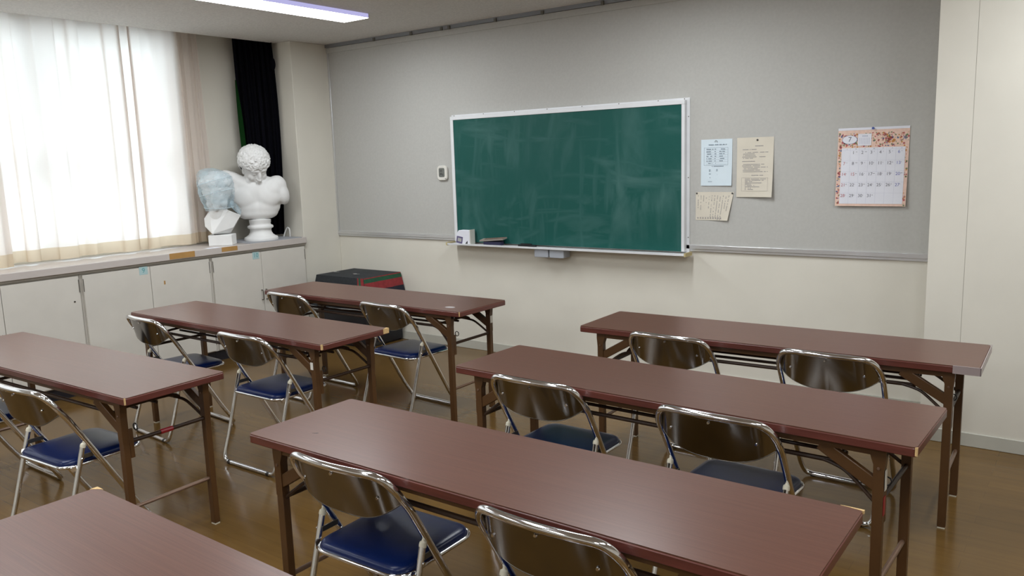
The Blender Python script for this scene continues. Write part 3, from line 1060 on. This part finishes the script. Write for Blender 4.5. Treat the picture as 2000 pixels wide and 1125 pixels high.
def notice_small():
    rnd = random.Random(5)
    t = thing('notice_sheet', (3.671, -.0125, 1.118))
    w, hh = .262, .186
    def pt(u, v, e=0):
        # lower right corner folded inwards
        x = -w / 2 + w * u * (1 - .14 * (1 - v))
        y = -.0015 - .016 * (1 - v) * u ** 3
        return (x, y + e, hh * v)
    sheet(pt, 'paper_cream', 'sheet', t, 14, 10)
    b = MB().use('ink_soft')
    for k in range(12):
        u = .07 + k * .075
        v0 = .88
        ln = (.42, .52, .2, .25, .42, .85, .8, .78, .9, .85, .5, .55)[k]
        v = v0
        while v > v0 - ln:
            dv = rnd.uniform(.02, .06)
            if rnd.random() < .75:
                a, c2 = pt(u, v), pt(u, v - dv * .75)
                b.box(a[0] - .0022, a[0] + .0022, min(a[1], c2[1]) - .0009, min(a[1], c2[1]) - .0006, c2[2], a[2])
            v -= dv
    for k in range(10):
        a = pt(.07 + k * .078, .07)
        b.box(a[0] - .0045, a[0] + .0045, a[1] - .0009, a[1] - .0006, a[2] - .004, a[2] + .006)
    a, c2 = pt(.15, .125), pt(.80, .125)
    b.box(a[0], c2[0], c2[1] - .003, c2[1] - .0027, a[2], a[2] + .0006)
    b.build('print', parent=t, smooth=False, kind='stuff')
    for u in (.03, .97):
        o = MB().use('pin_steel').lathe([(.0055, 0), (.0055, .003), (.003, .006)], 12).build('thumbtack', parent=t)
        a = pt(u, .955)
        o.matrix_local = Matrix.Translation((a[0], a[1] - .0008, a[2])) @ Matrix.Rotation(R(90), 4, 'X')
    tag(t, 'small cream handwritten notice with vertical writing and a bent corner, below the blue one', 'notice')
notice_small()

def calendar():
    rnd = random.Random(9)
    t = thing('wall_calendar', (4.634, -.0125, 1.221))
    w, hh = .388, .452
    sheet(lambda u, v, e: (-w / 2 + w * u - .004 * (1 - v), -.002 - .016 * (1 - v) ** 1.5 + e, hh * v), 'paper_peach', 'page', t, 8, 10)
    def lay(x, z, e):
        v = z / hh
        return (x - .004 * (1 - v), -.002 - .016 * max(0, 1 - v) ** 1.5 - e, z)
    def quad(mb, x0, x1, z0, z1, e, n=4):
        vs, fs = [], []
        for k in range(n + 1):
            z = z0 + (z1 - z0) * k / n
            vs += [lay(x0, z, e), lay(x1, z, e)]
        fs = [(2 * k, 2 * k + 1, 2 * k + 3, 2 * k + 2) for k in range(n)]
        mb.add(vs, fs)
    b = MB().use('paper_white'); quad(b, -w / 2, w / 2, hh - .010, hh + .004, .0012, 2); b.build('header_strip', parent=t, smooth=False)
    # flowers and leaves on the border
    b = MB()
    def blob(x, z, r, m, sq=1.0, rot=0.0):
        b.use(m)
        n = 8
        vs = [lay(x, z, .0008)]
        for k in range(n):
            a = 2 * math.pi * k / n
            px, pz = r * math.cos(a), r * sq * math.sin(a)
            vs.append(lay(x + px * math.cos(rot) - pz * math.sin(rot), z + px * math.sin(rot) + pz * math.cos(rot), .0008))
        b.add(vs, [(0, 1 + k, 1 + (k + 1) % n) for k in range(n)])
    def in_border(x, z):
        return (z > .345 or abs(x) > .172) and .006 < z < hh - .028 and abs(x) < w / 2 - .005
    cols = ['petal_red'] * 5 + ['petal_orange'] * 3 + ['leaf_ink'] * 5 + ['petal_blue'] * 3
    for i in range(1500):
        x, z = rnd.uniform(-w / 2, w / 2), rnd.uniform(0, hh)
        if in_border(x, z):
            blob(x, z, rnd.uniform(.002, .0065), rnd.choice(cols), rnd.uniform(.3, 1), rnd.uniform(0, 3.1))
    for cx_, cz_, n, sp in ((.075, .395, 22, .020), (.087, .375, 10, .012), (-.155, .405, 9, .014), (-.165, .352, 18, .018)):
        for i in range(n):
            bx_, bz_ = cx_ + rnd.gauss(0, sp), cz_ + rnd.gauss(0, sp * .8)
            if in_border(bx_, bz_) and abs(bx_) < w / 2 - .01:
                blob(bx_, bz_, rnd.uniform(.004, .008), rnd.choice(['petal_red', 'petal_orange', 'petal_red', 'paper_peach']))
    for k in range(5):
        a = k * 1.2566
        blob(.172 + .007 * math.cos(a), .392 + .007 * math.sin(a), .0065, 'petal_blue', .4, a)
    b.build('floral_print', parent=t, smooth=False, kind='stuff')
    # white date page
    X0_, X1_, Z0_, Z1_ = -.170, .176, .014, .340
    b = MB().use('paper_white'); quad(b, X0_, X1_, Z0_, Z1_, .0014, 6); b.build('date_page', parent=t, smooth=False)
    b = MB().use('grid_line')
    cw = (X1_ - X0_) / 7
    ch = (Z1_ - .012 - Z0_) / 5
    for k in range(1, 7):
        quad(b, X0_ + cw * k - .0003, X0_ + cw * k + .0003, Z0_, Z1_, .0019, 6)
    for k in range(0, 5):
        quad(b, X0_, X1_, Z1_ - .012 - ch * k - .0003, Z1_ - .012 - ch * k + .0003, .0019, 1)
    b.build('grid_lines', parent=t, smooth=False)
    dk, rd, bl = MB().use('ink'), MB().use('ink_red'), MB().use('ink_blue')
    for d in range(1, 32):
        q = d
        r_, c_ = q // 7, q % 7
        mb = rd if (c_ == 0 or d == 15) else (bl if c_ == 6 else dk)
        x = X0_ + cw * c_ + .017
        z = Z1_ - .012 - ch * r_ - .016
        put_text(mb, str(d), .0255, lambda a, c, x=x, z=z: lay(x + a, z + c, .0021))
        for j in range(rnd.choice((1, 1, 2, 3))):
            quad(dk, x + .014 + j * .004, x + .0165 + j * .004, z + .003, z + .006, .0021, 1)
    for c_, s in enumerate('SMTWTFS'):
        mb = rd if c_ == 0 else (bl if c_ == 6 else dk)
        put_text(mb, s, .009, lambda a, c, c_=c_: lay(X0_ + cw * (c_ + .62) + a, Z1_ - .007 + c, .0021))
    for mb, n in ((dk, 'dates'), (rd, 'holiday_dates'), (bl, 'saturday_dates')):
        mb.build(n, parent=t, smooth=False, kind='stuff')
    # month badge and last month's small calendar
    b = MB()
    for e, m_, kx in ((.0014, 'petal_blue', 1.06), (.0018, 'paper_white', 1.0)):
        b.use(m_)
        n = 28
        b.add([lay(-.128, .388, e)] + [lay(-.128 + .040 * kx * math.cos(2 * math.pi * k / n), .388 + .024 * kx * math.sin(2 * math.pi * k / n), e) for k in range(n)],
              [(0, 1 + k, 1 + (k + 1) % n) for k in range(n)])
    bd = b.build('month_badge', parent=t, smooth=False)
    b = MB().use('ink'); put_text(b, '7', .040, lambda a, c: lay(-.127 + a, .389 + c, .0024)); b.build('month_number', parent=bd, smooth=False)
    b = MB().use('paper_white'); quad(b, -.082, -.008, .352, .420, .0016, 2)
    b.use('grid_line')
    for r_ in range(5):
        for c_ in range(7):
            quad(b, -.074 + c_ * .0088, -.070 + c_ * .0088, .362 + r_ * .0075, .3655 + r_ * .0075, .0021, 1)
    for r_ in range(4):
        quad(b, -.058 + r_ * .008, -.053 + r_ * .008, .403, .411, .0021, 1)
    b.build('small_calendar', parent=t, smooth=False)
    o = MB().use('pin_blue').lathe([(.006, 0), (.004, .006), (.007, .012)], 12).build('push_pin', parent=t)
    o.matrix_local = Matrix.Translation((.0, -.0035, hh - .002)) @ Matrix.Rotation(R(90), 4, 'X')
    tag(t, 'floral July wall calendar hanging near the right pilaster', 'calendar')
calendar()

# ================================================================== DRAPED BOX IN THE CORNER
def draped_box():
    t = thing('storage_box', (.475, -.235, 0))
    MB().use('black_lacquer').box(-.290, .290, -.215, .215, .012, .600).build('body', parent=t, bevel=.004)
    MB().use('black_lacquer').box(-.27, .27, -.195, .195, 0, .012).build('plinth', parent=t)
    MB().use('aluminium').box(.2905, .2935, -.145, -.085, .130, .136).build('catch', parent=t)
    tag(t, 'black box standing in the corner under a striped cloth', 'box')
    s = thing('striped_cloth', (.475, -.235, .602))
    hx, hy = .297, .222
    wob = lambda a, c: .006 * math.sin(7 * a + 3 * c) + .004 * math.sin(13 * a - 5 * c)
    b = MB().use('scarf_black')
    b.grid(lambda u, v: (-hx + 2 * hx * u, -hy + 2 * hy * v, .004 + .012 * math.sin(math.pi * u) * math.sin(math.pi * v) + .006 * math.sin(9 * u + 5 * v) * math.sin(math.pi * u) * math.sin(math.pi * v)), 24, 18)
    # front and left drape
    def drape(fn, strips, n=24):
        for m_, z0, z1 in strips:
            b.use(m_)
            b.grid(lambda u, v: fn(u, z0 + (z1 - z0) * v), n, 4)
    FL, FR_, FF = .20, .28, .16                     # how far the hanging sides stand out per metre of drop
    k_ = lambda u, z: wob(u * 2, z * 4) * min(1, -z * 8) * math.sin(math.pi * u)
    fr = lambda u, z: (-hx + FL * z + u * (2 * hx - (FL + FR_) * z), -hy + FF * z + k_(u, z), z + .004 - .02 * math.sin(6 * u) * (-z))
    drape(fr, (('scarf_black', 0, -.20), ('scarf_red', -.20, -.235), ('scarf_black', -.235, -.268), ('scarf_white', -.268, -.272)))
    lf = lambda u, z: (-hx + FL * z - k_(u, z), hy - u * (2 * hy - FF * z), z + .004)
    drape(lf, (('scarf_black', 0, -.24), ('scarf_white', -.24, -.244)))
    rg = lambda u, z: (hx - FR_ * z + k_(u + .0, z), -hy + FF * z + u * (2 * hy - FF * z), z + .004)
    drape(rg, (('scarf_red', 0, -.008), ('scarf_green', -.008, -.042), ('scarf_red', -.042, -.108), ('scarf_navy', -.108, -.235), ('scarf_white', -.235, -.239)))
    b.build('fabric', parent=s, angle=50)
    # stripes continue round the front corner
    b = MB()
    for m_, x0, x1 in (('scarf_red', .225, .240), ('scarf_green', .240, .264), ('scarf_red', .264, .2975)):
        b.use(m_)
        def band(u, v):
            z = -.262 * v
            x = x0 + (x1 - x0) * u
            return (x - FR_ * z * (x / hx) ** 2, -hy + FF * z - .0045 + k_((x + hx) / (2 * hx), z), z + .005)
        b.grid(band, 4, 10)
    b.build('stripe_band', parent=s, angle=50)
    for (px, py, r_) in ((.06, -.12, .2), (-.22, -.10, .6)):
        MB().use('scarf_white').prism([(px, py), (px + .03, py - .012), (px + .075, py + .012), (px + .035, py + .006), (px + .026, py + .022)], .0185, .0195).build('motif', parent=s, smooth=False)
    tag(s, 'black cloth with red and green stripes draped over the box in the corner', 'cloth')
draped_box()

# ================================================================== FOLDING TABLES
TL, TW, TH = 1.80, 0.45, 0.70
AX, AY = 0.792, 0.186
def make_table():
    t = thing('folding_table')
    tp = MB(); tp.mats = ['laminate']
    tp.prism(rrect(TL - .004, TW - .004, .012, 4), TH - .004, TH).build('tabletop', parent=t)
    MB().use('edge_band').prism(rrect(TL, TW, .014, 4), TH - .031, TH - .0035).build('edge_band', parent=t, bevel=.003)
    for sy in (-1, 1):
        MB().use('brown_steel').box(-AX - .02, AX + .02, sy * AY - .012, sy * AY + .012, TH - .056, TH - .0315).build('rail', parent=t)
    for sx in (-1, 1):
        for sy in (-1, 1):
            x, y = sx * AX, sy * AY
            lg = MB().use('brown_steel').box(x - .0155, x + .0155, y - .0135, y + .0135, .006, TH - .032).build('leg', parent=t, bevel=.002)
            # flared bracket at the head of the leg
            MB().use('brown_steel').prism([(x - sx * .030, TH - .032), (x - sx * .024, TH - .060), (x - sx * .0158, TH - .085), (x - sx * .0157, .50), (x + sx * .0157, .50), (x + sx * .0158, TH - .10), (x + sx * .020, TH - .06), (x + sx * .020, TH - .032)][::(-1 if sx < 0 else 1)],
                                          y - .0142, y + .0142, 'y').build('bracket', parent=lg, smooth=False)
            MB().use('ivory_plastic').box(x - .014, x + .014, y - .012, y + .012, 0, .006).build('foot', parent=lg)
            bo = MB().use('rod_bright').lathe([(.005, 0), (.004, .003)], 8).build('rivet', parent=lg)
            bo.matrix_local = Matrix.Translation((x, y - .0155, TH - .095)) @ Matrix.Rotation(R(90), 4, 'X')
            # pressed-steel diagonal brace and thin stay
            MB().use('brown_steel').bar((sx * .615, y, TH - .052), (sx * (AX - .004), y, .545), .022, .040, (0, 0, 1)).build('brace', parent=t, bevel=.003)
            MB().use('rod_steel').tube(smooth_path([(sx * .60, y * .72, .578), (sx * .655, y * .80, .571), (sx * .70, y * .88, .555), (sx * (AX - .012), y * .99, .492)], 4), .0065, 8).build('stay', parent=t)
        MB().use('rod_steel').tube([(sx * AX, -AY + .012, .490), (sx * AX, AY - .012, .490)], .0085, 10).build('upper_crossbar', parent=t)
        MB().use('rod_bright').tube([(sx * AX, -AY + .012, .215), (sx * AX, AY - .012, .215)], .0085, 10).build('lower_crossbar', parent=t)
        MB().use('rod_steel').tube(smooth_path([(sx * .66, -AY * .82, .575), (sx * .655, -AY * .55, .592), (sx * .655, AY * .55, .592), (sx * .66, AY * .82, .575)], 4), .007, 8).build('shelf_end_bar', parent=t)
    for y in (-.135, -.045, .045, .135):
        MB().use('rod_steel').tube([(-.66, y, .578), (.66, y, .578)], .0085 if y == -.135 else .007, 8).build('shelf_rod', parent=t)
    # spring catch at the right front leg
    la = MB().use('brown_steel').box(AX + .006, AX + .016, -AY + .014, -AY + .032, .425, .545).build('latch', parent=t, bevel=.002)
    MB().use('black_plastic').tube([(AX + .011 + .014 * math.cos(k * .785), -AY + .046 + .0 * k, .548 + .014 * math.sin(k * .785)) for k in range(8)], .0025, 6, closed=True).build('latch_ring', parent=la)
    return t
TABLES = [
    ((4.49784, -1.37386), 0.02262, 'brown folding table in the right column, closest to the front wall, corner wrapped in tape'),
    ((4.46919, -2.36792), -0.03025, 'brown folding table in the right column, second from the front wall'),
    ((4.43408, -3.35385), -0.00108, 'brown folding table in the right column, third from the front wall, in the middle foreground'),
    ((4.44792, -4.32135), -0.01616, 'brown folding table at the bottom left picture edge, only its top corner showing'),
    ((1.89805, -1.39364), -0.00129, 'brown folding table in the left column, before the box with striped cloth'),
    ((1.83751, -2.34633), -0.01224, 'brown folding table in the left column with a bare yellow chipboard corner'),
    ((1.86248, -3.38445), 0.02886, 'brown folding table in the left column cut off by the left picture edge'),
]
proto = make_table()
tables = []
for i, ((x, y), a, lab) in enumerate(TABLES):
    o = proto if i == 0 else copy_tree(proto)
    tables.append(o)
for i, ((x, y), a, lab) in enumerate(TABLES):
    o = tables[i]
    o.location = (x, y, 0)
    o.rotation_euler = (0, 0, a)
    tag(o, lab, 'table', 'brown folding tables in two columns')
T1, T2, T3, T4, L1, L2, L3 = tables
def chip(tb, sx, sy, lx, ly, m='chipboard', h=.026):
    """worn corner of a table top: a wedge of bare chipboard"""
    X, Y = sx * TL / 2, sy * TW / 2
    P = [(X + sx * .0012, Y + sy * .0012), (X - sx * lx, Y + sy * .0012), (X - sx * lx * .55, Y - sy * ly * .35), (X + sx * .0012, Y - sy * ly)]
    if sx * sy > 0:
        P = P[::-1]
    P = P[::-1]
    o = MB().use(m).prism(P, TH - h, TH + .0006).build('worn_corner', parent=tb, smooth=False)
    return part_label(o, 'worn corner showing bare chipboard')
chip(L2, 1, 1, .020, .040)
chip(L2, 1, -1, .007, .007)
chip(T3, 1, 1, .055, .007, h=.008)
chip(T4, -1, 1, .030, .020)
chip(T2, 1, -1, .006, .005)
chip(L3, 1, -1, .004, .004)
chip(L1, 1, -1, .004, .003)
# tape round the right end of the front right table
o = MB().use('clear_tape').box(.805, .9035, -.2265, -.2252, TH - .0315, TH + .0008).box(.9002, .9035, -.2265, .2255, TH - .0315, TH + .0008)\
    .box(.805, .9035, -.2265, -.2215, TH + .0002, TH + .0009).build('end_tape', parent=T1, smooth=False)
part_label(o, 'grey-pink tape round the table end')
# inventory stickers, red tape and stains
MB().use('white_plastic').box(AX - .016, AX + .004, -AY - .0172, -AY - .0157, .555, .592).build('inventory_sticker', parent=L2)
MB().use('white_plastic').box(AX + .0178, AX + .0190, AY - .012, AY + .008, .555, .60).build('inventory_sticker', parent=L1)
MB().use('white_plastic').box(AX + .0178, AX + .0190, -AY - .008, -AY + .014, .535, .60).build('inventory_sticker', parent=T2)
MB().use('red_tape').box(AX + .0162, AX + .0175, -AY - .010, -AY + .012, .455, .515).build('red_tape', parent=T2)
MB().use('red_tape').tube([(AX, -.03, .490), (AX, .025, .490)], .0105, 10).build('red_tape', parent=L3)
MB().use('water_mark').prism([(.745 + .035 * math.cos(k * .4488), -.125 + .022 * math.sin(k * .4488)) for k in range(14)], TH + .0001, TH + .0003).build('water_mark', parent=L1)
MB().use('black_plastic').prism([(-.716, -.112), (-.700, -.105), (-.697, -.100), (-.703, -.100)], TH + .0001, TH + .0004).build('burn_mark', parent=T3)

# ================================================================== FOLDING CHAIRS
def make_chair():
    t = thing('folding_chair')
    r = .0110
    my = lambda z: .208 - .57 * z
    half = [(0, .209, .0128), (.13, .209, .0128), (.172, .208, .0145), (.196, .201, .026), (.207, .176, .066), (.2095, my(.15), .15), (.211, my(.3), .30),
            (.2125, my(.45), .45), (.2135, my(.58), .58),
            (.2125, my(.625) - .004, .625), (.206, -.176, .662), (.188, -.198, .694), (.158, -.212, .710), (.10, -.226, .715), (.04, -.232, .716), (0, -.2335, .716)]
    full = half + [(-x, y, z) for x, y, z in half[-2::-1]]
    MB().use('chrome').tube(smooth_path(full, 5), .0118, 14).build('back_frame', parent=t, angle=60)
    for s in (-1, 1):
        MB().use('black_plastic').tube([(s * .150, .209, .0112), (s * .172, .208, .0122)], .0112, 10).build('rubber_foot', parent=t)
        MB().use('black_plastic').tube([(s * .150, -.220, .0112), (s * .172, -.2195, .0118)], .0112, 10).build('rubber_foot', parent=t)
    # rear leg loop with its floor bar
    C = (.211, -.083, .462)
    half = [C, (.2115, -.128, .31), (.212, -.172, .16), (.212, -.205, .062), (.204, -.216, .026), (.184, -.219, .0135), (.15, -.220, .0118), (0, -.220, .0118)]
    full = half + [(-x, y, z) for x, y, z in half[-2::-1]]
    MB().use('chrome').tube(smooth_path(full, 6), .0105, 14).build('rear_leg_loop', parent=t, angle=60)
    for s in (-1, 1):
        cp = MB().use('ivory_plastic').lathe([(.0112, -.003), (.0118, .004), (.0105, .012), (.0052, .016), (.004, .022), (.001, .024)], 16).build('leg_cap', parent=t)
        cp.matrix_local = Matrix.Translation((s * C[0], C[1] + .001, C[2])) @ Matrix.Rotation(R(-14), 4, 'X')
        # hinge plate between the rear leg and the back frame
        MB().use('hinge').bar((s * .2005, -.097, .418), (s * .2005, -.030, .418), .004, .018).build('hinge_plate', parent=t, bevel=.001)
        ri = MB().use('chrome').lathe([(.006, 0), (.005, .004)], 10).build('rivet', parent=t)
        ri.matrix_local = Matrix.Translation((s * .222, -.095, .416)) @ Matrix.Rotation(R(s * 90), 4, 'Y')
        MB().use('chrome').bar((s * .199, my(.375) + .01, .375), (s * .186, my(.375) + .012, .375), .020, .020).build('seat_bracket', parent=t)
        MB().use('chrome').bar((s * .190, -.125, .372), (s * .207, -.112, .385), .016, .016).build('seat_bracket', parent=t)
    # curved steel back plate
    def plate(u, v, e):
        s_ = 2 * u - 1
        x = s_ * .199
        top = .712 - .030 * abs(s_) ** 5 - .018 * max(0, abs(s_) - .8) * 5
        bot = .553 + .060 * abs(s_) ** 2.6
        z = bot + (top - bot) * v
        y = -.2335 + .020 * s_ * s_ + .028 * s_ ** 6 + (.716 - z) * .33 * (1 - .25 * abs(s_)) + .004
        return (x, y + e, z)
    b = MB().use('back_steel')
    b.grid(lambda u, v: plate(u, v, 0), 36, 10)
    b.grid(lambda u, v: plate(1 - u, v, .003), 36, 10)
    b.use('hinge').tube([plate(k / 36, 0, .0015) for k in range(37)], .0022, 6)
    bp = b.build('back_plate', parent=t, angle=60)
    for s_ in (.12, .88, .5):
        p = plate(s_, .45 if s_ != .5 else .86, -.002)
        bo = MB().use('chrome').lathe([(.0055, 0), (.004, .0035)], 10).build('bolt', parent=bp)
        bo.matrix_local = Matrix.Translation(p) @ Matrix.Rotation(R(90), 4, 'X')
    # padded seat on a steel pan with a chrome rim
    sw, sd, cy = .365, .345, .021
    b = MB().use('navy_vinyl')
    lv = [(.000, .384), (.000, .394), (.003, .4015), (.010, .4065), (.026, .4095), (.07, .4115), (.13, .412)]
    ring = []
    for ins, z in lv:
        ring.append([(x, y, z) for x, y in rrect(sw - 2 * ins, sd - 2 * ins, max(.012, .052 - ins * .3), 6, 0, cy)])
    n = len(ring[0])
    vs = [p for rg_ in ring for p in rg_]
    fs = [(i * n + k, i * n + (k + 1) % n, (i + 1) * n + (k + 1) % n, (i + 1) * n + k) for i in range(len(lv) - 1) for k in range(n)]
    fs.append(tuple((len(lv) - 1) * n + k for k in range(n)))
    b.add(vs, fs)
    st = b.build('seat', parent=t, angle=70)
    MB().use('black_lacquer').prism(rrect(sw - .004, sd - .004, .050, 6, 0, cy), .374, .3845).build('seat_pan', parent=t)
    MB().use('chrome').tube([(x, y, .3835) for x, y in rrect(sw + .008, sd + .008, .056, 8, 0, cy)], .0068, 8, closed=True).build('seat_rim', parent=t, angle=60)
    return t
CH = [
    (4.131, -1.484, -.03, 'chrome folding chair with navy seat, left one at the front right table'),
    (4.856, -1.484, -.02, 'chrome folding chair with navy seat, right one at the front right table'),
    (4.011, -2.431, -.002, 'chrome folding chair with navy seat, left one at the second right table'),
    (4.762, -2.467, -.039, 'chrome folding chair with navy seat, right one at the second right table'),
    (4.011, -3.427, .027, 'chrome folding chair with navy seat fully in view in the foreground'),
    (4.731, -3.426, -.01, 'chrome folding chair cut off by the bottom picture edge, only its back showing'),
    (1.366, -1.517, -.04, 'chrome folding chair at the front left table, on the side of the cabinets'),
    (2.262, -1.501, -.055, 'chrome folding chair with navy seat at the front left table, before the black box'),
    (1.297, -2.474, -.068, 'chrome folding chair at the second left table, on the side of the cabinets'),
    (2.234, -2.484, .009, 'chrome folding chair with navy seat, right one at the second left table'),
    (2.255, -3.554, .064, 'chrome folding chair with navy seat at the leftmost table, back cut by the picture edge'),
    (1.332, -3.527, .0, 'chrome folding chair almost wholly hidden beyond the left picture edge'),
]
proto = make_chair()
chairs = [proto if i == 0 else copy_tree(proto) for i in range(len(CH))]
for o, (x, y, a, lab) in zip(chairs, CH):
    o.location = (x, y, 0)
    o.rotation_euler = (0, 0, a)
    tag(o, lab, 'chair', 'chrome folding chairs with navy seats')
